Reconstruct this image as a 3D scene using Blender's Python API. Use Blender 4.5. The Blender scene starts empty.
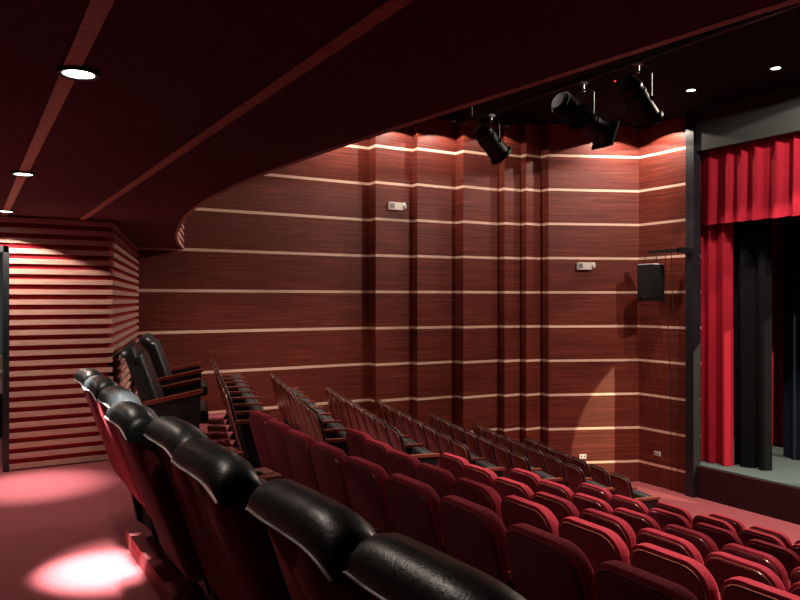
import bpy, math, random
from mathutils import Vector, Matrix
random.seed(7)
PI = math.pi
R = math.radians
scene = bpy.context.scene
COL = scene.collection
EYE = 1.55

# ------------------------------------------------------------------ mesh helpers
class MB:
    def __init__(s):
        s.v = []; s.f = []; s.mi = []
    def add(s, verts, faces, mat=0):
        o = len(s.v)
        s.v += [tuple(p) for p in verts]
        s.f += [tuple(i + o for i in f) for f in faces]
        s.mi += [mat] * len(faces)
        return s
    def box(s, x0, x1, y0, y1, z0, z1, mat=0):
        v = [(x0,y0,z0),(x1,y0,z0),(x1,y1,z0),(x0,y1,z0),(x0,y0,z1),(x1,y0,z1),(x1,y1,z1),(x0,y1,z1)]
        return s.add(v, [(0,3,2,1),(4,5,6,7),(0,1,5,4),(1,2,6,5),(2,3,7,6),(3,0,4,7)], mat)
    def loft(s, rings, cap=True, mat=0):
        n = len(rings[0]); v = []; f = []
        for r in rings: v += r
        for k in range(len(rings)-1):
            for i in range(n):
                j = (i+1) % n
                f.append((k*n+i, k*n+j, (k+1)*n+j, (k+1)*n+i))
        if cap:
            f.append(tuple(range(n-1, -1, -1)))
            f.append(tuple((len(rings)-1)*n+i for i in range(n)))
        return s.add(v, f, mat)
    def tube(s, pts, r, n=8, closed=False, mat=0):
        pts = [Vector(p) for p in pts]; m = len(pts); rings = []
        up = None
        for i, p in enumerate(pts):
            if closed: t = pts[(i+1) % m] - pts[i-1]
            else: t = pts[min(i+1, m-1)] - pts[max(i-1, 0)]
            t.normalize()
            if up is None:
                up = Vector((0,0,1)) if abs(t.z) < .9 else Vector((1,0,0))
            a = t.cross(up)
            if a.length < 1e-5: a = t.cross(Vector((1,0,0)))
            a.normalize(); b = a.cross(t).normalized(); up = b
            rings.append([tuple(p + (a*math.cos(2*PI*k/n) + b*math.sin(2*PI*k/n))*r) for k in range(n)])
        if closed:
            rings.append(rings[0]); return s.loft(rings, False, mat)
        return s.loft(rings, True, mat)
    def lathe(s, prof, n=24, mat=0, M=None):
        # profile (axis, radius) about local +X axis
        rings = []
        for a, r in prof:
            ring = [Vector((a, r*math.cos(2*PI*k/n), r*math.sin(2*PI*k/n))) for k in range(n)]
            if M is not None: ring = [M @ p for p in ring]
            rings.append([tuple(p) for p in ring])
        return s.loft(rings, True, mat)
    def prism(s, poly, z0, z1, mat=0, side=None):
        n = len(poly)
        v = [(p[0],p[1],z0) for p in poly] + [(p[0],p[1],z1) for p in poly]
        s.add(v, [tuple(range(n-1,-1,-1)), tuple(range(n,2*n))], mat)
        s.add(v, [(i,(i+1)%n,n+(i+1)%n,n+i) for i in range(n)], mat if side is None else side)
        return s
    def xform(s, fn):
        s.v = [tuple(fn(Vector(p))) for p in s.v]; return s
    def build(s, name, mats, parent=None, smooth=None, loc=None):
        me = bpy.data.meshes.new(name)
        me.from_pydata(s.v, [], s.f)
        if not isinstance(mats, (list, tuple)): mats = [mats]
        for m in mats: me.materials.append(m)
        for p, i in zip(me.polygons, s.mi): p.material_index = i
        import bmesh
        bm = bmesh.new(); bm.from_mesh(me)
        bmesh.ops.recalc_face_normals(bm, faces=bm.faces)
        bm.to_mesh(me); bm.free()
        if smooth is not None:
            me.shade_smooth()
            me.set_sharp_from_angle(angle=R(smooth))
        o = bpy.data.objects.new(name, me); COL.objects.link(o)
        if parent: o.parent = parent
        if loc: o.location = loc
        return o

def tag(o, label, cat, group=None, kind=None):
    o['label'] = label; o['category'] = cat
    if group: o['group'] = group
    if kind: o['kind'] = kind
    return o
def thing(name, label, cat, loc=(0,0,0), rz=0, group=None):
    o = bpy.data.objects.new(name, None); COL.objects.link(o)
    o.empty_display_size = .1
    o.location = loc; o.rotation_euler = (0,0,rz)
    return tag(o, label, cat, group)
def struct(o): o['kind'] = 'structure'; return o
def dup(root, loc, rz, label, group=None):
    r = root.copy(); COL.objects.link(r); r.location = loc; r.rotation_euler = (0,0,rz)
    r['label'] = label
    if group: r['group'] = group
    for ch in list(root.children):
        c = ch.copy(); COL.objects.link(c); c.parent = r
        for g in list(ch.children):
            d = g.copy(); COL.objects.link(d); d.parent = c
    return r
def rrect(w, z0, z1, rt, rb, n=6):
    """rounded rectangle outline in (y,z), counter-clockwise"""
    h = w/2; pts = []
    for (cy, cz, r, a0) in ((h-rt, z1-rt, rt, 0), (-h+rt, z1-rt, rt, 90), (-h+rb, z0+rb, rb, 180), (h-rb, z0+rb, rb, 270)):
        for k in range(n+1):
            a = R(a0 + 90*k/n); pts.append((cy + r*math.cos(a), cz + r*math.sin(a)))
    return pts
def slab(mb, w, z0, z1, rt, rb, layers, mat=0, n=6):
    rings = []
    for x, ins in layers:
        rings.append([(x, y, z) for y, z in rrect(w-2*ins, z0+ins, z1-ins, max(rt-ins*.7, .004), max(rb-ins*.7, .004), n)])
    return mb.loft(rings, True, mat)

# ------------------------------------------------------------------ materials
def new_mat(name, color=(.5,.5,.5), rough=.6, spec=.4, metal=0, emit=None, estr=0):
    m = bpy.data.materials.new(name); m.use_nodes = True
    b = m.node_tree.nodes['Principled BSDF']
    b.inputs['Base Color'].default_value = (*color, 1)
    b.inputs['Roughness'].default_value = rough
    b.inputs['Specular IOR Level'].default_value = spec
    b.inputs['Metallic'].default_value = metal
    if emit:
        b.inputs['Emission Color'].default_value = (*emit, 1)
        b.inputs['Emission Strength'].default_value = estr
    return m
class NT:
    def __init__(s, m): s.t = m.node_tree; s.b = s.t.nodes['Principled BSDF']
    def n(s, typ, **kw):
        nd = s.t.nodes.new(typ)
        for k, v in kw.items(): setattr(nd, k, v)
        return nd
    def l(s, a, b): s.t.links.new(a, b)
    def math(s, op, a, b=None, c=None):
        nd = s.n('ShaderNodeMath', operation=op)
        for i, x in enumerate((a, b, c)):
            if x is None: continue
            if isinstance(x, (int, float)): nd.inputs[i].default_value = x
            else: s.l(x, nd.inputs[i])
        return nd.outputs[0]
    def ramp(s, fac, stops):
        nd = s.n('ShaderNodeValToRGB')
        el = nd.color_ramp.elements
        while len(el) < len(stops): el.new(.5)
        for e, (p, c) in zip(el, stops):
            e.position = p; e.color = (*c, 1)
        s.l(fac, nd.inputs[0]); return nd.outputs[0]
    def mix(s, fac, a, b, bt='MIX'):
        nd = s.n('ShaderNodeMix', data_type='RGBA', blend_type=bt)
        if isinstance(fac, (int, float)): nd.inputs[0].default_value = fac
        else: s.l(fac, nd.inputs[0])
        for i, x in ((6, a), (7, b)):
            if isinstance(x, tuple): nd.inputs[i].default_value = (*x, 1)
            else: s.l(x, nd.inputs[i])
        return nd.outputs[2]
    def noise(s, vec, scale=(1,1,1), sc=1, detail=4, rough=.6):
        mp = s.n('ShaderNodeMapping'); mp.inputs['Scale'].default_value = scale
        s.l(vec, mp.inputs[0])
        nz = s.n('ShaderNodeTexNoise'); nz.inputs['Scale'].default_value = sc
        nz.inputs['Detail'].default_value = detail; nz.inputs['Roughness'].default_value = rough
        s.l(mp.outputs[0], nz.inputs[0]); return nz.outputs[0]
    def bump(s, h, strength=.2, dist=.01):
        nd = s.n('ShaderNodeBump'); nd.inputs['Strength'].default_value = strength
        nd.inputs['Distance'].default_value = dist
        s.l(h, nd.inputs['Height']); s.l(nd.outputs[0], s.b.inputs['Normal'])
def fabric(name, color, dark=.55, sc=160, rough=.95, sheen=.4):
    m = new_mat(name, color, rough, .15); t = NT(m)
    vec = t.n('ShaderNodeTexCoord').outputs['Object']
    f = t.noise(vec, (1,1,1), sc, 3, .7)
    g = t.noise(vec, (1,1,1), 7, 3, .6)
    d = tuple(c*dark for c in color); l = tuple(min(1, c*1.35) for c in color)
    c1 = t.ramp(f, [(.3, d), (.7, l)])
    c2 = t.mix(t.math('MULTIPLY', g, .35), c1, d)
    t.l(c2, t.b.inputs['Base Color'])
    t.b.inputs['Sheen Weight'].default_value = sheen
    t.b.inputs['Sheen Tint'].default_value = (min(1,color[0]*3), color[1]*3, color[2]*3, 1)
    t.bump(f, .25, .004)
    return m
def leather(name, color, rough=.38):
    m = new_mat(name, color, rough, .5); t = NT(m)
    vec = t.n('ShaderNodeTexCoord').outputs['Object']
    f = t.noise(vec, (1,1,1), 130, 2, .5); g = t.noise(vec, (1,1,1), 9, 4, .6)
    t.l(t.ramp(g, [(.35, color), (.75, tuple(c*1.7+.004 for c in color))]), t.b.inputs['Base Color'])
    t.l(t.math('MULTIPLY_ADD', g, .25, rough-.12), t.b.inputs['Roughness'])
    t.bump(t.math('ADD', t.math('MULTIPLY', f, .4), t.math('MULTIPLY', g, 2)), .25, .006)
    return m
def wood(name, dark, light, rough=.4, axis=(1,1,14), sc=3):
    m = new_mat(name, light, rough, .4); t = NT(m)
    vec = t.n('ShaderNodeTexCoord').outputs['Object']
    f = t.noise(vec, axis, sc, 6, .65)
    t.l(t.ramp(f, [(.35, dark), (.65, light)]), t.b.inputs['Base Color'])
    return m

# striped mahogany wall panelling
def panel_mat():
    m = new_mat('mahogany_panels', (.15,.035,.02), .5, .3); t = NT(m)
    pos = t.n('ShaderNodeNewGeometry').outputs['Position']
    sep = t.n('ShaderNodeSeparateXYZ'); t.l(pos, sep.inputs[0])
    q = t.math('DIVIDE', t.math('SUBTRACT', sep.outputs[2], 1.69), .623)
    qa = t.math('ADD', q, .5)
    fr = t.math('SUBTRACT', t.math('FRACT', t.math('ADD', qa, 20)), .5)
    stripe = t.math('LESS_THAN', t.math('ABSOLUTE', fr), .036)
    row = t.math('FLOOR', q)
    grain = t.noise(pos, (.45,.45,27), 2.2, 7, .66)
    fine = t.noise(pos, (2.2,2.2,90), 2.5, 3, .6)
    big = t.noise(pos, (.5,.5,.9), 1.3, 3, .5)
    cx = t.math('FLOOR', t.math('MULTIPLY', t.math('ADD', sep.outputs[0], .35), .62))
    comb = t.n('ShaderNodeCombineXYZ'); t.l(cx, comb.inputs[0]); t.l(row, comb.inputs[1])
    wn = t.n('ShaderNodeTexWhiteNoise', noise_dimensions='3D'); t.l(comb.outputs[0], wn.inputs[0])
    g = t.math('ADD', t.math('MULTIPLY', grain, .7), t.math('MULTIPLY', fine, .3))
    c = t.ramp(g, [(.32, (.028,.0035,.003)), (.5, (.155,.024,.014)), (.68, (.34,.072,.037))])
    c = t.mix(t.math('MULTIPLY', big, .35), c, (.10,.018,.014))
    c = t.mix(t.math('MULTIPLY', wn.outputs[0], .35), c, (.26,.06,.036), 'MULTIPLY') if False else t.mix(t.math('MULTIPLY', wn.outputs[0], .3), c, (.07,.013,.011))
    sg = t.noise(pos, (2,2,60), 2, 3, .6)
    sc = t.ramp(sg, [(.3, (.66,.42,.31)), (.7, (.92,.68,.54))])
    t.l(t.mix(stripe, c, sc), t.b.inputs['Base Color'])
    t.bump(g, .12, .004)
    return m
def carpet(name, c0, c1):
    m = new_mat(name, c1, .95, .1); t = NT(m)
    pos = t.n('ShaderNodeNewGeometry').outputs['Position']
    f = t.noise(pos, (1,1,1), 90, 3, .8); g = t.noise(pos, (1,1,1), 2.2, 4, .6)
    c = t.ramp(f, [(.3, c0), (.7, c1)])
    c = t.mix(t.math('MULTIPLY', g, .35), c, c0)
    t.l(c, t.b.inputs['Base Color']); t.bump(f, .5, .01)
    return m
M = {}
M['panel'] = panel_mat()
M['carpet'] = carpet('rose_carpet', (.22,.048,.058), (.42,.118,.132))
M['stagefront'] = carpet('maroon_stage_front', (.028,.007,.010), (.045,.012,.015))
M['deck'] = new_mat('grey_stage_deck', (.075,.10,.105), .55, .3)
M['soffit'] = fabric('maroon_soffit', (.155,.042,.056), .6, 40, .9, 0)
M['strip'] = wood('soffit_wood_strip', (.50,.15,.11), (.66,.24,.18), .5, (1,14,1))
M['slat'] = wood('pale_wood_slats', (.46,.24,.19), (.66,.39,.33), .5, (2,2,40), 4)
M['slatback'] = new_mat('red_slat_backing', (.30,.012,.022), .8, .2)
M['blackceil'] = new_mat('black_ceiling', (.004,.003,.004), .9, .1)
M['blackwall'] = new_mat('black_backstage', (.012,.012,.014), .9, .1)
M['header'] = new_mat('grey_plaster_header', (.030,.034,.032), .85, .2)
M['blackmetal'] = new_mat('black_painted_metal', (.007,.008,.008), .42, .3)
M['frame'] = new_mat('blue_black_frame', (.008,.010,.014), .4, .5)
M['matte'] = new_mat('matte_black_housing', (.006,.006,.007), .9, .08)
M['steel'] = new_mat('worn_steel', (.35,.35,.34), .35, .5, .9)
M['white'] = new_mat('white_plastic', (.78,.74,.70), .4, .4)
M['greyplas'] = new_mat('grey_plastic', (.22,.21,.20), .4, .4)
M['lens'] = new_mat('lamp_glow', (1,1,1), .3, .3, 0, (1,.93,.86), 14)
M['lens2'] = new_mat('lamp_glow_far', (1,1,1), .3, .3, 0, (1,.93,.86), 9)
M['red'] = fabric('red_velvet_seat', (.25,.018,.032), .6, 150, .85, .5)
M['reddark'] = fabric('dark_maroon_back_panel', (.125,.015,.024), .6, 150, .8, .1)
M['redshell'] = fabric('maroon_fabric_shell', (.17,.028,.034), .6, 140, .9, .3)
M['leather'] = leather('black_leather', (.010,.0135,.0145), .36)
M['piping'] = new_mat('pale_piping', (.55,.52,.50), .4, .5)
M['trim'] = new_mat('dark_edge_trim', (.20,.055,.045), .25, .6, .2)
M['rim'] = new_mat('polished_rim_highlight', (.55,.33,.27), .25, .6, .3)  # rim colour lightened to paint in the thin highlights along the seat edges
M['veneer'] = wood('mahogany_veneer', (.14,.022,.015), (.27,.052,.036), .28, (2,2,12), 4)
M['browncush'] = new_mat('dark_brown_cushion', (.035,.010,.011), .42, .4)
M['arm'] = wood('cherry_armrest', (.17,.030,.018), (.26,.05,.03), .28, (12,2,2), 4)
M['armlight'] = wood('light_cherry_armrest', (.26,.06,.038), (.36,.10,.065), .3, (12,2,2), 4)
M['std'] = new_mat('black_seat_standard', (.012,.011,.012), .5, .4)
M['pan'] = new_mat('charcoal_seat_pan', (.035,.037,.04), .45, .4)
M['curtain'] = fabric('red_stage_velvet', (.24,.006,.018), .7, 60, .85, .5)
M['blackcloth'] = fabric('black_drape', (.0022,.0022,.0034), .6, 60, 1, 0)
M['bluecloth'] = fabric('navy_drape', (.007,.011,.022), .6, 60, .95, .05)
M['corridor'] = new_mat('grey_corridor_paint', (.20,.22,.21), .8, .2)
M['tan'] = wood('tan_counter', (.5,.32,.2), (.62,.42,.28), .5)
M['redlamp'] = new_mat('red_indicator', (.6,.02,.02), .4, .4, 0, (1,.05,.04), 1.2)

# ------------------------------------------------------------------ camera
cam = bpy.data.cameras.new('camera'); co = bpy.data.objects.new('camera', cam); COL.objects.link(co)
FPX = 722.0; YAW = 31.07
cam.sensor_width = 36; cam.lens = 36*FPX/800; cam.clip_start = .05
co.location = (0, 0, EYE); co.rotation_euler = (R(90), 0, -R(YAW))
scene.camera = co
SY, CY = math.sin(R(YAW)), math.cos(R(YAW))
def px(u, v, z):
    X = CY*u - SY*v; d = SY*u + CY*v
    return (400 + FPX*X/d, 300 - FPX*(z-EYE)/d, d) if d > .05 else (-9999, 0, d)

# ------------------------------------------------------------------ levels and plan
ZF = {1:0.0, 2:-.30, 3:-.56, 4:-.82, 5:-1.07, 6:-1.30, 7:-1.53, 8:-1.76}
ZFRONT = ZF[8] - .04
UR = {1:.62, 2:1.93, 3:2.80, 4:3.67, 5:4.54, 6:5.41, 7:6.28, 8:7.12}
ZC = EYE + 3.2                 # main ceiling
ZS = EYE + .767                # soffit
SL = .26
ANG = math.atan(SL)
def far_u(r, v): return UR[r] + {2:.0, 3:.03}.get(r, .08) + SL*(v-6.1)
def edge(r, off=-.06):
    u = UR[r] + off
    return [(u, -5), (u, 6.0), (u+.12, 6.3), (u+.12+SL*5.2, 11.5)]

# stepped floor: terraces of the centre block and, a little higher, of the block along the wall
FAR_UP = .09
def terrace(name, e0, e1, z, zlow):
    o = MB().prism(e0 + e1[::-1], zlow, z).build(name, M['carpet']); struct(o)
def ec(r): return [(UR[r]-.06, -5), (UR[r]-.06, 6.0), (UR[r]-.02, 6.25)]
def ef(r, off=-.06): return [(far_u(r, 6.25)+off, 6.25), (far_u(r, 11.5)+off, 11.5)]
terrace('floor', [(-4,-5),(-4,11.5)], ec(2) + [(far_u(2,11.5)-.06,11.5)], 0.0, -.35)
for r in range(2, 9):
    e1 = ec(r+1) if r < 8 else [(u+.62, v) for u, v in ec(8)]
    terrace('floor_terrace', ec(r), e1, ZF[r], ZF[r]-.4)
    e1 = ef(r+1) if r < 8 else ef(8, .56)
    terrace('floor_terrace', ef(r), e1, ZF[r]+FAR_UP, ZF[r]-.4)
terrace('floor_front', [(UR[8]+.5,-5),(UR[8]+.5,6.2),(far_u(8,6.25)+.5,6.25),(far_u(8,11.5)+.5,11.5)], [(10.66,-5),(10.66,11.5)], ZFRONT, ZFRONT-.3)

# side wall, stepped panels
WALL = [(2.0,11.0),(6.0,11.0),(6.0,10.76),(6.74,10.76),(6.74,10.60),(7.55,10.60),(7.55,10.36),
        (8.35,10.36),(8.35,10.2),(8.73,10.2),(8.73,10.05),(9.09,10.05),(9.09,9.85),(10.67,9.15),(10.67,8.05)]
poly = WALL + [(11.0,8.05),(11.0,11.6),(2.0,11.6)]
struct(MB().prism(poly, ZFRONT-.2, ZC).build('wall_left', M['panel']))

# main ceiling
struct(MB().prism([(1.2,-5),(10.8,-5),(10.8,11.6),(1.2,11.6)], ZC, ZC+.2).build('ceiling', M['blackceil']))

# balcony soffit, curved front edge
EDGE = [(2.05,-5),(2.0,-2),(1.93,0),(1.78,1.6),(1.68,2.6),(1.61,3.4),(1.575,4.1),(1.57,4.75),(1.62,5.7),(1.70,6.4),(1.88,7.4),(2.17,8.75),(2.45,9.8),(2.83,11.02)]
def smooth_path(P, k=6):
    out = []
    for i in range(len(P)-1):
        p0 = P[max(i-1,0)]; p1 = P[i]; p2 = P[i+1]; p3 = P[min(i+2,len(P)-1)]
        for j in range(k):
            t = j/k
            out.append(tuple(.5*((2*p1[c]) + (-p0[c]+p2[c])*t + (2*p0[c]-5*p1[c]+4*p2[c]-p3[c])*t*t + (-p0[c]+3*p1[c]-3*p2[c]+p3[c])*t**3) for c in (0,1)))
    out.append(P[-1]); return out
ES = smooth_path(EDGE)
struct(MB().prism([(-4,-5)] + [(u-.03, v) for u, v in ES] + [(-4,11.4)], ZS, ZS+.25).build('ceiling_soffit', M['soffit']))
# balcony front: backing and slats standing above the soffit edge
fa = MB()
fa.prism([(u-.03, v) for u, v in ES] + [(u-.12, v) for u, v in ES[::-1]], ZS+.02, ZC, 1)
z = ZS
while z < ZC - .1:
    fa.prism([(u+.005, v) for u, v in ES] + [(u-.04, v) for u, v in ES[::-1]], z, z+.048, 0); z += .097
struct(fa.build('wall_balcony', [M['slat'], M['slatback']]))
# wood strips on the soffit
for i, u in enumerate((.30, .95)):
    struct(MB().box(u-.026, u+.026, -5, 7.42, ZS-.006, ZS+.002).build('trim_%d' % (i+1), M['strip']))

# slatted corner wall with doorway
C0 = (1.19, 7.45); C1 = (2.14, 10.98)
DU0, DU1, DZ = -.62, .335, 2.01
wb = MB()
wb.prism([(DU1,7.45),C0,C1,(2.0,11.4),(1.1,11.4),(1.1,7.62),(DU1,7.62)], -.02, ZS)
wb.box(-4, DU0, 7.45, 7.6, -.02, ZS); wb.box(DU0, DU1, 7.45, 7.6, DZ, ZS)
struct(wb.build('wall_corner', M['slatback']))
sl = MB(); z = .012; k = 0
DP = .030
nx, ny = 3.53/3.656, -.95/3.656
while z < ZS - .05:
    u0 = DU1 if z < DZ-.02 else DU0
    a = (C0[0]+DP*1.1, C0[1]-DP); b = (C1[0]+nx*DP, C1[1]+ny*DP)
    P = [(u0, 7.45), (u0, 7.45-DP), a, b, (C1[0], C1[1]), C0]
    sl.prism(P, z, z+.047)
    sl.box(-4, DU0, 7.45-DP, 7.45, z, z+.047)
    z += .0935
struct(sl.build('trim_slats', M['slat']))
# door frame and corridor beyond
df = MB()
df.box(DU1-.04, DU1+.008, 7.41, 7.62, 0, DZ+.03); df.box(DU0-.012, DU0+.05, 7.41, 7.62, 0, DZ+.03); df.box(DU0, DU1, 7.41, 7.62, DZ-.03, DZ+.03)
struct(df.build('door_1', M['frame']))
cw = MB(); cw.box(-2.5, 1.1, 10.2, 10.3, -.02, ZS); cw.box(1.06, 1.10, 7.63, 10.2, -.02, ZS); cw.box(-2.6, -2.5, 7.6, 10.3, -.02, ZS)
struct(cw.build('wall_corridor', M['corridor']))
cab = thing('cabinet', 'low white cabinet on a black base seen through the doorway at far left', 'cabinet', (.25, 9.5, 0))
MB().box(-.55,.55,-.3,.3,.50,.73).build('body', M['white'], cab)
MB().box(-.57,.57,-.33,.3,.73,.75).build('countertop', M['white'], cab)
for x in (-.27,.27):
    d_ = MB().box(x-.25,x+.25,-.315,-.30,.52,.71).build('drawer', M['white'], cab)
    MB().box(x-.06,x+.06,-.33,-.315,.60,.62).build('handle', M['steel'], d_)
MB().box(-.5,.5,-.24,.3,0,.50).build('base', M['std'], cab)
bx_ = MB().box(-.2,.2,-.14,.14,0,.15); bx_.box(-.205,.205,-.145,.145,.12,.16)
bx_ = bx_.build('storage_box', M['tan']); bx_.location = (.30,9.42,.75)
tag(bx_, 'tan box on the low white cabinet through the doorway at far left', 'box')

# proscenium frame, header, stage
struct(MB().box(10.56, 10.74, 7.90, 8.06, ZFRONT, ZC).build('trim_3', M['frame']))
struct(MB().box(10.62, 10.72, -3, 7.95, EYE+2.52, ZC).build('wall_header', M['header']))
ZST = EYE - 2.80
struct(MB().box(10.69, 16.2, -3, 9.2, ZST-.06, ZST).build('floor_stage', M['deck']))
struct(MB().box(10.64, 10.78, -3, 8.06, ZFRONT-.1, ZST-.02).build('wall_stage_front', M['stagefront']))
struct(MB().box(16.0, 16.2, -3, 9.2, ZST, ZC).build('wall_stage_back', M['blackwall']))
struct(MB().box(11.0, 16.2, 9.1, 9.3, ZST, ZC).build('wall_stage_side', M['blackwall']))
struct(MB().box(10.8, 16.2, -3, 9.3, ZC, ZC+.2).build('ceiling_stage', M['blackceil']))

# ------------------------------------------------------------------ curtains
def pleat(path, z0, z1, amp, wave, th=.015, nz=10, hem=None, seed=0, flare=.25):
    """pleated cloth along a polyline path in plan, with real thickness"""
    rnd = random.Random(seed); pts = []; L = 0
    ph = [rnd.uniform(0, 6.28) for _ in range(3)]
    segs = []
    for i in range(len(path)-1):
        a = Vector(path[i]); b = Vector(path[i+1]); segs.append((a, b, (b-a).length))
    tot = sum(s[2] for s in segs); n = max(24, int(tot/wave*12))
    def at(s):
        for a, b, l in segs:
            if s <= l + 1e-6: return a + (b-a)*(s/l), Vector((-(b-a).y, (b-a).x)).normalized()
            s -= l
        a, b, l = segs[-1]; return b, Vector((-(b-a).y, (b-a).x)).normalized()
    F = []; B = []
    for k in range(nz+1):
        t = k/nz; fr = []; br = []
        for i in range(n+1):
            s = tot*i/n; p, nn = at(s)
            w = 2*PI*s/wave + .8*math.sin(2*PI*s/wave*.31 + ph[0]) + .25*math.sin(3*t+ph[2])*t
            o = amp*(math.sin(w) + .35*math.sin(2.1*w + ph[1]))*(1 + flare*t)
            z = z1 + (z0-z1)*t
            if hem and k == nz: z += hem*math.sin(w)
            q = p + nn*o
            fr.append((q.x, q.y, z)); q2 = q - nn*th; br.append((q2.x, q2.y, z))
        F.append(fr); B.append(br)
    mb = MB()
    rings = [F[k] + B[k][::-1] for k in range(nz+1)]
    return mb.loft(rings, True)
o = pleat([(10.86,8.00),(10.80,6.6),(10.76,5.0),(10.76,1.0),(10.8,-2)], EYE+1.28, EYE+2.6, .035, .30, .015, 8, .012, 1).build('valance_curtain', M['curtain'], None, 60)
tag(o, 'red pleated valance hanging across the top of the stage opening', 'curtain')
o = pleat([(10.98,8.04),(11.02,7.50)], ZST+.01, EYE+2.4, .04, .24, .015, 12, 0, 2).build('leg_curtain', M['curtain'], None, 60)
tag(o, 'red velvet side curtain at the left edge of the stage', 'curtain')
o = pleat([(11.20,7.58),(11.26,6.98)], ZST+.01, EYE+2.2, .045, .26, .015, 12, 0, 3).build('leg_curtain', M['blackcloth'], None, 60)
tag(o, 'black drape just behind the red side curtain on stage', 'curtain')
o = pleat([(12.5,7.52),(12.62,6.0)], ZST+.01, EYE+2.2, .05, .3, .015, 12, 0, 4).build('leg_curtain', M['bluecloth'], None, 60)
tag(o, 'navy drape deeper on stage behind the black drape', 'curtain')
o = pleat([(13.3,8.7),(13.4,7.6)], ZST+.01, EYE+2.2, .05, .28, .015, 12, 0, 5).build('leg_curtain', M['curtain'], None, 60)
tag(o, 'dim red drape deepest on stage, behind the navy drape', 'curtain')

# ------------------------------------------------------------------ downlights
def spot(parent, loc, aim, power, size, blend, color=(1,.86,.74), rad=.04, name='lamp_light'):
    l = bpy.data.lights.new(name, 'SPOT'); l.energy = power; l.spot_size = R(size); l.spot_blend = blend
    l.color = color; l.shadow_soft_size = rad
    o = bpy.data.objects.new(name, l); COL.objects.link(o)
    d = Vector(aim) - Vector(loc)
    o.rotation_euler = d.to_track_quat('-Z', 'Y').to_euler()
    o.location = loc
    return o
dl = []
def downlight(u, v, zc, label, rad=.062, group=None, lens='lens'):
    t = thing('ceiling_downlight', label, 'downlight', (u, v, zc), 0, group)
    ring = MB()
    n = 32
    rings = []
    for rr, zz in ((rad, .004), (rad*1.02, -.010), (rad*1.3, -.012), (rad*1.38, -.003), (rad*1.38, .004)):
        rings.append([(rr*math.cos(2*PI*k/n), rr*math.sin(2*PI*k/n), zz) for k in range(n)])
    rings.append(rings[0]); ring.loft(rings, False)
    ring.build('trim_ring', M['blackmetal'], t, 40)
    MB().loft([[(rad*.99*math.cos(2*PI*k/n), rad*.99*math.sin(2*PI*k/n), zz) for k in range(n)] for zz in (.003, -.007)]).build('lens', M[lens], t)
    return t
SOFF = [(.30,7.01,'small round downlight in the ceiling strip, farthest, above the slatted wall'),
        (.30,4.88,'round downlight in the left ceiling strip, middle of the three'),
        (.325,2.62,'large round downlight in the left ceiling strip, nearest the camera')]
for u, v, lb in SOFF: downlight(u, v, ZS-.005, lb, .050, 'soffit downlights')
G = 'auditorium downlights'
downlight(9.47, 7.13, ZC, 'left of the two tiny downlights in the black ceiling by the stage', .062, G, 'lens2')
downlight(9.57, 5.85, ZC, 'right of the two tiny downlights in the black ceiling by the stage', .062, G, 'lens2')

WARM = (1,.83,.70)
# soffit lamps: wide cone plus the hot centre of the beam
for u, v, aim, pw, ps, sz in ((.30,7.01,(.50,6.75,0),90,700,34), (.30,4.88,(.66,4.46,0),26,2500,19), (.325,2.62,(.74,4.45,0),24,2300,17)):
    spot(None, (u,v,ZS-.03), (u,v,0), pw, 128, .04, WARM)
    spot(None, (u,v,ZS-.03), aim, ps, sz, 1, (1,.90,.84))
# auditorium downlights: (u, v, power, cone, blend)
HOUSE = [(9.47,7.13,330,80,.2,None),(9.57,5.85,560,80,.15,None),(9.6,4.57,560,84,.5,None),(9.6,3.29,300,84,.5,None),
         (3.5,2.3,1900,42,.8,None),(4.3,5.1,1900,40,.8,None),(7.2,4.6,800,62,.8,None),(4.4,7.4,220,50,.7,None),(8.4,4.0,0,0,0,None),(3.4,9.4,520,62,.6,None),(4.9,9.4,480,62,.6,None)]
for i, (u, v, pw, cone, bl, aim) in enumerate(HOUSE):
    if i > 1:
        downlight(u, v, ZC, 'round downlight in the black ceiling hidden behind the balcony soffit', .062, 'hidden auditorium downlights', 'lens2')
    if pw: spot(None, (u,v,ZC-.03), (*(aim or (u,v)),-2), pw, cone, bl, WARM, .04)
for u, v, pw in ((9.57,5.85,30),(9.47,7.13,10),(8.4,4.0,90),(9.6,4.57,620)):
    spot(None, (u,v,ZC-.03), (u,v,-2), pw, 164, .03, WARM, .04)
# short black cans close to the panelled wall, their lamps recessed
def wall_can(u, v, pw, cone, label, first=[]):
    t = thing('wall_washer', label, 'downlight', (u, v, ZC), 0, 'black cans along the wall top')
    n = 24; rg = lambda r, z: [(r*math.cos(2*PI*k/n), r*math.sin(2*PI*k/n), z) for k in range(n)]
    MB().loft([rg(.055,0), rg(.055,-.13), rg(.048,-.13), rg(.048,-.03)]).build('can', M['blackmetal'], t, 40)
    MB().loft([rg(.047,-.032), rg(.047,-.045)]).build('lens', M['lens2'], t)
    spot(None, (u,v,ZC-.135), (u,v,-2), pw, cone, .05, WARM, .02)
CANL = 'small black can at the top of the panelled wall, '
for u, v, pw, nm in ((5.35,10.5,70,'above the widest panel'), (6.42,10.3,60,'above the second panel'), (7.2,10.15,60,'above the third panel'),
                     (8.2,9.95,14,'beside the narrow stepped panels'), (9.95,9.0,90,'left of the stage corner'), (10.28,8.42,90,'nearest the stage frame')):
    wall_can(u, v, pw, 142, CANL + nm)

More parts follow.
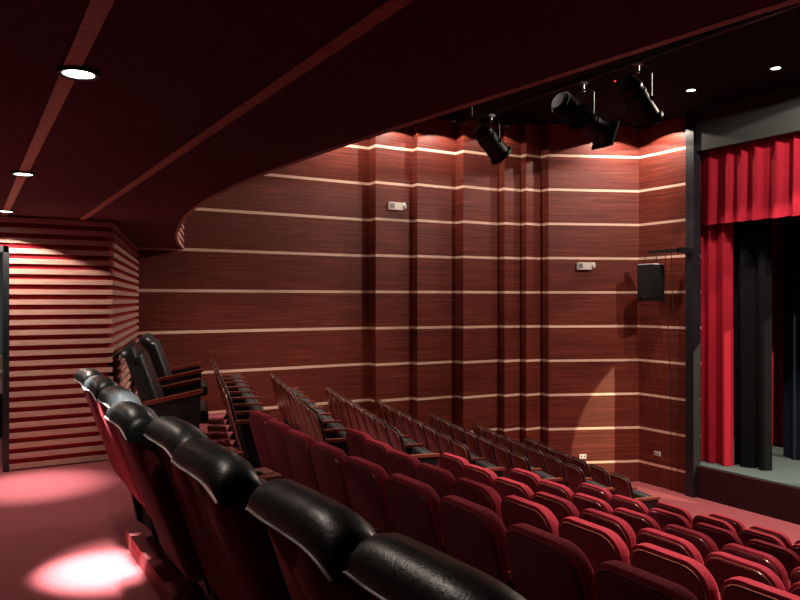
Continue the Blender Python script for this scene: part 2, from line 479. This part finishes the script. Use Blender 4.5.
# ------------------------------------------------------------------ theatre seats
LEAN = math.tan(R(15))
def lean(mb, ztop, k): return mb.xform(lambda p: Vector((p.x + (ztop - p.z)*k, p.y, p.z)))
def arm_pair(parent, y, mat):
    a = MB()
    prof = [(.10,.0),(.455,.0),(.47,-.010),(.47,-.022),(.455,-.030),(.10,-.030)]
    a.loft([[(x, y+yy, .665+z) for x, z in prof] for yy in (-.021, .021)])
    a.build('armrest', mat, parent, 40)
    s = MB()
    prof = [(.20,0),(.43,0),(.43,.03),(.37,.10),(.37,.42),(.44,.58),(.44,.634),(.14,.634),(.20,.42),(.25,.10),(.20,.03)]
    s.loft([[(x, y+yy, z) for x, z in prof] for yy in (-.014, .014)])
    s.build('side_standard', M['std'], parent)
def make_seat(far, both):
    t = thing('theatre_seat', 'seat', 'seat')
    W = .462; RT = .085 if far else .12
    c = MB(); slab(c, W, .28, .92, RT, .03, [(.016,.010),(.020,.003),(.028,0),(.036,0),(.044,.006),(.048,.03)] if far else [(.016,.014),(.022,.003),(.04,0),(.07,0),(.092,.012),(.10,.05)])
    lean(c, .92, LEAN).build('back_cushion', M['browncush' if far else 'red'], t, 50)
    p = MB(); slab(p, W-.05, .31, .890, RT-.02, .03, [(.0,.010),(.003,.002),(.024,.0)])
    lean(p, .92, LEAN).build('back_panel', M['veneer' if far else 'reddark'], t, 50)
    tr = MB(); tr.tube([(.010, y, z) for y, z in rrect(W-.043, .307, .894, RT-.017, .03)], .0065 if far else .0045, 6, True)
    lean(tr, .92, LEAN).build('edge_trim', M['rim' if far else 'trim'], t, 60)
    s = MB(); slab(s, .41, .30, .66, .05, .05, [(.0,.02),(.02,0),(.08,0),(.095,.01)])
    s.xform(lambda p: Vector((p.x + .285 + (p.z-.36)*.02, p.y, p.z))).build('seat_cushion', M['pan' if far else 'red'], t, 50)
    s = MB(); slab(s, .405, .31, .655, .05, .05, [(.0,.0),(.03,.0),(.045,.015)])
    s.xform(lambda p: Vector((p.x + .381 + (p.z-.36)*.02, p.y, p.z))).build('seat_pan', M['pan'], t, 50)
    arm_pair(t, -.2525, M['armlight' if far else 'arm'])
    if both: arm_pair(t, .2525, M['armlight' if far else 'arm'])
    return t
ORD = ['first','second','third','fourth','fifth','sixth','seventh','eighth','ninth','tenth','eleventh','twelfth']
proto = {}
def place_seat(far, both, loc, rz, label, group):
    k = (far, both)
    if k not in proto:
        t = make_seat(far, both)
        t.location = loc; t.rotation_euler = (0,0,rz); t['label'] = label; t['group'] = group
        proto[k] = t; return t
    return dup(proto[k], loc, rz, label, group)
LEFT = {2:5.97, 3:6.06, 4:5.76, 5:5.76, 6:5.64, 7:5.28, 8:5.22}
BEND = {2:.025, 3:.042, 4:.05, 5:.05, 6:.045, 7:.02, 8:.01}
for r in range(2, 9):
    k = 0; v = LEFT[r] - .24
    while True:
        b = max(0, v-3.6)
        u = UR[r] + BEND[r]*b*b; rz = 0
        x, y, d = px(u, v+.25, ZF[r]+.92)
        if x > 850 or y > 690: break
        place_seat(False, k == 0, (u, v, ZF[r]), rz,
                   'dark red seat %s from the aisle, %s red row below the black headrest seats' % (ORD[k], ORD[r-2]),
                   'red seats of the centre block')
        k += 1; v -= .506
NFAR = {2:8,3:8,4:8,5:8,6:7,7:7,8:6}
for r in range(2, 9):
    for k in range(NFAR[r]):
        v = 6.66 + k*(.533 if r < 5 else .515)*math.cos(ANG)
        u = far_u(r, v)
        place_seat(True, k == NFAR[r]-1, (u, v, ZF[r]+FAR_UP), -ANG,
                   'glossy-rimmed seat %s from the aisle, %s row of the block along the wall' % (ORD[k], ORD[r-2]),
                   'seats of the block along the wall')

# ------------------------------------------------------------------ black leather armchairs of the top row
CL = math.tan(R(19))
def make_club(sides, W=.49, shell='redshell', tilt=0, front=.74):
    t = thing('club_seat', 'seat', 'seat')
    ZT = 1.06; q = W/.49
    sh = MB(); slab(sh, W, .36, 1.03, .05, .06, [(.0,.02),(.012,.004),(.03,0),(.06,0)])
    lean(sh, ZT, CL).build('back_shell', M[shell], t, 50)
    fr = MB(); slab(fr, W-.004, .30, 1.02, .06, .05, [(.0,.0),(.06,0),(.10,.015),(.115,.05)])
    fr.xform(lambda p: Vector((p.x+.06, p.y, p.z)))
    lean(fr, ZT, CL).build('back_cushion', M['leather'], t, 50)
    # headrest: leather pillow folded over the top of the shell, lofted across the width
    cap = MB(); rings = []; N = 22; pip = []
    base = [(-.012,1.020),(-.020,1.042),(-.012,1.070),(.012,1.096),(.045,1.108),(.080,1.104),(.112,1.080),(.134,1.035),(.152,.965),(.166,.90),(.155,.865),(.125,.885),(.09,.95),(.05,.99),(.01,1.01)]
    for i in range(N+1):
        s = -1 + 2*i/N; y = (W/2+.004)*math.copysign(abs(s)**.75, s)
        e = max(0, 1 - abs(s)**4)**.5
        e = .60 + .40*e
        drop = .004*s*s + .020*((1-s)/2)**2 + .007*math.sin(PI*s) - .002
        cx, cz = .065, 1.0
        rings.append([(cx + (x-cx)*(.78+.22*e), y, cz + (z-cz)*e - drop) for x, z in base])
        pip.append((cx + (-.021-cx)*(.78+.22*e), y, cz + (1.030-cz)*e - drop))
    cap.loft(rings, True)
    hd = cap.build('headrest', M['leather'], t, 70)
    MB().tube(pip, .0036, 6).build('piping', M['piping'], hd, 60)
    # leather seat
    s = MB(); slab(s, W-.05, 0, .48, .05, .05, [(.0,.02),(.03,0),(.10,0),(.13,.02)])
    s.xform(lambda p: Vector((.34 + p.z, p.y, .33 + p.x - .06*p.z))).build('seat_cushion', M['leather'], t, 50)
    MB().box(.42,.72,-.43*W,.43*W,.02,.335).build('seat_base', M['std'], t)
    for y, w, x0 in sides:
        a = MB()
        if w > .1: a.box(.47,.76,y-.135,y-w/2+.01,.63,.662)
        prof = [(x0,.012-tilt),(front,.0),(front+.025,-.012),(front+.025,-.03),(front,-.042),(x0,-.022-tilt)]
        a.loft([[(x, y+yy, .665+z) for x, z in prof] for yy in (-w/2, w/2)])
        ar = a.build('armrest', M['arm'], t, 40)
        if w > .1:
            for xx, yy in ((.56,-.02),(.66,-.055)):
                MB().lathe([(0,.022),(.010,.022),(.013,.018)], 16, 0, Matrix.Translation((xx, y+yy, .663)) @ Matrix.Rotation(-PI/2,4,'Y')).build('knob', M['blackmetal'], ar, 40)
        st = MB()
        prof = [(.40,0),(.72,0),(.72,.05),(.735,.60),(.735,.622),(.30,.64-tilt*.9),(.26,.60-tilt),(.36,.20)]
        st.loft([[(x, y+yy, z) for x, z in prof] for yy in (-w*.36, w*.36)])
        st.build('side_panel', M['leather'], t, 30)
    return t
A_ = 'black-topped club seats along the rear aisle'
names = ['rightmost, nearest the camera','second from the camera','third from the camera, nearest of a facing-away pair','fourth from the camera',
         'fifth from the camera','sixth from the camera, its headrest glaring white','seventh from the camera','farthest from the camera, before the slatted wall']
cents = [1.02,1.535,2.19,2.71,3.25,3.88,4.50,5.03]
OFFU = [.03,.01,-.02,0,-.06,0,.01,.02]
clubs = {}
LBL = ['black headrest maroon seat along the rear aisle, nearest the camera at bottom right',
       'black headrest maroon seat along the rear aisle, second nearest the camera',
       'black headrest maroon seat along the rear aisle, third from the camera',
       'black headrest maroon seat along the rear aisle, fourth from the camera',
       'black headrest maroon seat along the rear aisle, fifth from the camera',
       'black headrest maroon seat, headrest glaring white, sixth from the camera',
       'black headrest maroon seat along the rear aisle, seventh from the camera',
       'black headrest maroon seat along the rear aisle, eighth and last before the slatted wall']
SIDES = {'wide': [(-.306,.13,.22)], 'thin': [(-.258,.018,.30)], 'short': [(-.312,.06,.20)], 'end': [(-.258,.018,.30),(.30,.09,.22)]}
for i, v in enumerate(cents):
    kind = 'wide' if i in (5,6) else 'short' if i == 2 else 'end' if i == 7 else 'thin'
    if kind not in clubs:
        clubs[kind] = c = make_club(SIDES[kind], front=.58 if kind == 'short' else .74); c.location = (UR[1]+OFFU[i], v, 0)
    else:
        c = dup(clubs[kind], (UR[1]+OFFU[i], v, 0), 0, '')
    c['label'] = LBL[i]; c['group'] = A_
c0 = None
for u, v, lb in ((1.42,7.85,'wide black leather armchair beside the slatted corner, the nearer of the two'),
                 (2.02,9.95,'wide black leather armchair against the panelled wall, the farther of the two')):
    if c0 is None:
        c0 = make_club([(-.52,.09,.2),(.52,.09,.2)], .92, 'leather', .12); c0.name = 'leather_armchair'
        c0.location = (u, v, 0); c0.rotation_euler = (0,0,-ANG); c = c0
    else: c = dup(c0, (u, v, 0), -ANG, '')
    c['label'] = lb; c['group'] = 'black leather armchairs beyond the aisle'; c['category'] = 'armchair'
# low carpeted kerb under the club seats
struct(MB().box(.87,.94, 1.9, 4.83, -.01, .10).build('trim_4', M['carpet']))

# ------------------------------------------------------------------ stage lanterns on a pipe
PU, PZ = 4.85, EYE+2.02
pipe = thing('lighting_pipe', 'black horizontal pipe above the seats carrying the three spotlights', 'pipe', (PU, 5, PZ))
MB().tube([(0,-5,0),(0,1.75,0)], .024, 12).build('bar', M['blackmetal'], pipe, 40)
for y in (-1.6, 1.5):
    MB().tube([(0,y,0),(0,y,ZC-PZ)], .010, 8).build('hanger', M['blackmetal'], pipe, 40)
def lantern(v, z, down, kind, label, yaw=0):
    t = thing('stage_spotlight', label, 'spotlight', (PU, v, z), yaw, 'stage spotlights on the pipe')
    Q = Matrix.Rotation(R(down), 4, 'Y')
    def put(mb): return mb.xform(lambda p: Q @ p)
    if kind == 'par':
        b = MB().lathe([(-.235,.03),(-.23,.06),(-.20,.085),(-.15,.098),(-.145,.104),(-.125,.104),(-.12,.100),(-.09,.102),(-.085,.110),(-.065,.110),(-.06,.104),(.16,.112),(.17,.112)], 28)
        put(b).build('can', M['blackmetal'], t, 40)
        rg = MB().lathe([(.165,.113),(.168,.130),(.196,.132),(.20,.118),(.185,.104)], 28)
        for a in range(0, 360, 120):
            c, s = math.cos(R(a)), math.sin(R(a))
            rg.box(.172,.205, c*.128-.012, c*.128+.012, s*.128-.012, s*.128+.012)
        put(rg).build('front_ring', M['blackmetal'], t, 40)
        put(MB().lathe([(.150,.02),(.165,.10),(.172,.103)], 28)).build('glass', M['steel'], t, 50)
        hw, r = .135, .011
    else:
        b = MB().lathe([(-.34,.03),(-.335,.075),(-.30,.095),(-.16,.10),(-.15,.085),(-.08,.085)], 28)
        b.box(-.10,.02,-.088,.088,-.088,.088)
        put(b).build('lamp_housing', M['matte'], t, 40)
        b = MB().lathe([(.0,.080),(.02,.092),(.10,.092),(.105,.098),(.20,.098),(.21,.105),(.30,.105),(.31,.095)], 28)
        b.box(.30,.325,-.125,.125,-.125,.125)
        put(b).build('lens_tube', M['blackmetal'], t, 40)
        fn = MB()
        for x in (-.30,-.27,-.24,-.21): fn.lathe([(x,.10),(x+.004,.110),(x+.010,.110),(x+.014,.10)], 24)
        put(fn).build('cooling_fin', M['blackmetal'], t, 40)
        for a in (0, 90, 180, 270):
            c, s = math.cos(R(a)), math.sin(R(a))
            put(MB().box(-.045,-.040, c*.11-.022, c*.11+.022, s*.11-.022, s*.11+.022)).build('shutter_handle', M['blackmetal'], t)
        hw, r = .125, .011
    h = PZ - z
    top = h - .10
    MB().tube([(0,-hw,0),(0,-hw,top-.05),(0,-hw+.05,top),(0,hw-.05,top),(0,hw,top-.05),(0,hw,0)], .010, 8).build('yoke', M['blackmetal'], t, 40)
    cl = MB().tube([(0,0,top-.01),(0,0,h-.02)], .014, 8); cl.box(-.04,.04,-.022,.022,h-.045,h-.024)
    cl.build('clamp', M['steel'], t, 40)
    for s in (-1, 1):
        MB().lathe([(0,.02),(.02,.022),(.03,.012)], 12, 0, Matrix.Translation((0, s*(hw+.008), 0)) @ Matrix.Rotation(s*PI/2,4,'Z')).build('tilt_knob', M['blackmetal'], t, 40)
    return t
lantern(6.15, EYE+1.69, 42, 'par', 'leftmost of the three black spotlights under the ceiling, a short can')
lantern(4.80, EYE+1.66, 22, 'profile', 'middle of the three black spotlights, the long lens tube')
l3 = lantern(4.17, EYE+1.66, 47, 'par', 'rightmost and highest of the three black spotlights, with a red glint')
MB().box(-.20,-.19,.065,.08,.165,.175).build('indicator', M['redlamp'], l3)

# ------------------------------------------------------------------ loudspeaker on a bracket
sp = thing('loudspeaker', 'black loudspeaker hanging on the panelled wall left of the stage', 'loudspeaker', (10.33, 8.60, EYE-.02), R(180))
b = MB(); slab(b, .36, 0, .64, .015, .015, [(-.15,.012),(-.14,0),(.13,0),(.14,.004)], 0, 3)
b.build('cabinet', M['blackmetal'], sp, 40)
MB().box(.14,.147,-.165,.165,.06,.62).build('grille', M['std'], sp)
MB().box(.147,.150,-.018,.018,.075,.095).build('badge', M['steel'], sp)
tp = MB().box(-.13,.13,-.17,.17,.64,.655); tp.build('top_plate', M['white'], sp)
for y in (-.13, .13): MB().tube([(0,y,.65),(0,y*.9,.80)], .006, 6).build('shackle', M['blackmetal'], sp)
br = thing('speaker_bracket', 'black steel arm reaching from the stage frame above the loudspeaker', 'bracket', (10.33, 8.0, EYE+.84))
bb = MB().box(-.04,.04,-.02,.62,-.03,.03); bb.box(-.04,.30,-.06,.02,-.05,.05)
bb.build('arm', M['blackmetal'], br)
for i, v in enumerate((8.22, 8.35)):
    cb = MB().tube([(10.40,v,EYE+.81),(10.44,v+.01,EYE),(10.50,v-.02,EYE-1.2),(10.56,v,ZFRONT+.02)], .006, 6).build('cable', M['std'])
    tag(cb, ('thin dark cable hanging beside the loudspeaker, the one nearer the stage frame','thin dark cable hanging beside the loudspeaker, the one nearer the speaker')[i], 'cable', 'cables under the bracket')

# ------------------------------------------------------------------ wall fittings
def on_wall(u, v, z, nrm): return (u, v, z), math.atan2(nrm[1], nrm[0])
def emergency(loc, rz, label):
    t = thing('emergency_light', label, 'emergency light', loc, rz, 'white emergency lights on the panelled wall')
    # local: x out of wall, y along wall; shape with one slanted end
    prof = [(-.16,.065),(.09,.065),(.16,.065),(.10,-.065),(-.16,-.065)]
    b = MB(); b.loft([[(x, y, z) for y, z in prof] for x in (0,.075)]); b.build('housing', M['white'], t)
    MB().box(.074,.083,-.150,-.075,-.040,.045).build('lens', M['greyplas'], t)
    h = MB(); h.lathe([(0,.045),(.03,.05),(.035,.03)], 16, 0, Matrix.Translation((.06,.125,.01)) @ Matrix.Rotation(R(40),4,'Z'))
    h.build('lamp_head', M['white'], t, 40)
    return t
# local +y should run to the left in the picture on some walls: mirror by angle
n6 = Vector((-.70,-1.58)).normalized()
emergency((6.40,10.757,EYE+1.62), -PI/2, 'white emergency light high on the wall, the left one')
emergency((9.72,9.568,EYE+.62), math.atan2(n6.y, n6.x), 'white emergency light on the wall left of the loudspeaker, the right one')
def outlet(loc, rz, label):
    t = thing('wall_outlet', label, 'outlet', loc, rz, 'white outlets low on the panelled wall')
    MB().box(0,.012,-.065,.065,-.04,.04).build('cover_plate', M['white'], t)
    for y in (-.03,.03): MB().box(.012,.016,y-.014,y+.014,-.018,.018).build('socket', M['greyplas'], t)
outlet((9.68,9.587,EYE-2.86), math.atan2(n6.y, n6.x), 'white outlet plate low on the wall inside the pale light wedge')
outlet((10.668,8.73,EYE-2.76), PI, 'white outlet low on the wall beside the stage frame')

# ------------------------------------------------------------------ stage light and world
spot(None, (12.54,-1.0,EYE+1.1), (11.84,8.63,EYE-2.43), 6000, 22.6, .05, (1,.90,.56), .02)
a = bpy.data.lights.new('stage_fill_light', 'AREA'); a.energy = 9; a.size = 2; a.color = (.62,.80,1)  # unseen bluish area light that fills the stage interior, no fixture modelled
ao = bpy.data.objects.new('stage_fill_light', a); COL.objects.link(ao); ao.location = (12.5,4.5,ZC-.1)
c = bpy.data.lights.new('corridor_lamp', 'AREA'); c.energy = 12; c.size = .5
c_ = bpy.data.objects.new('corridor_lamp', c); COL.objects.link(c_); c_.location = (-.6,9.0,ZS-.05)
w = bpy.data.worlds.new('world'); scene.world = w; w.use_nodes = True
w.node_tree.nodes['Background'].inputs[0].default_value = (.5,.22,.24,1)
w.node_tree.nodes['Background'].inputs[1].default_value = .02

scene.view_settings.view_transform = 'Standard'; scene.view_settings.look = 'None'
scene.view_settings.exposure = 0; scene.view_settings.gamma = 1
scene.view_settings.use_curve_mapping = False
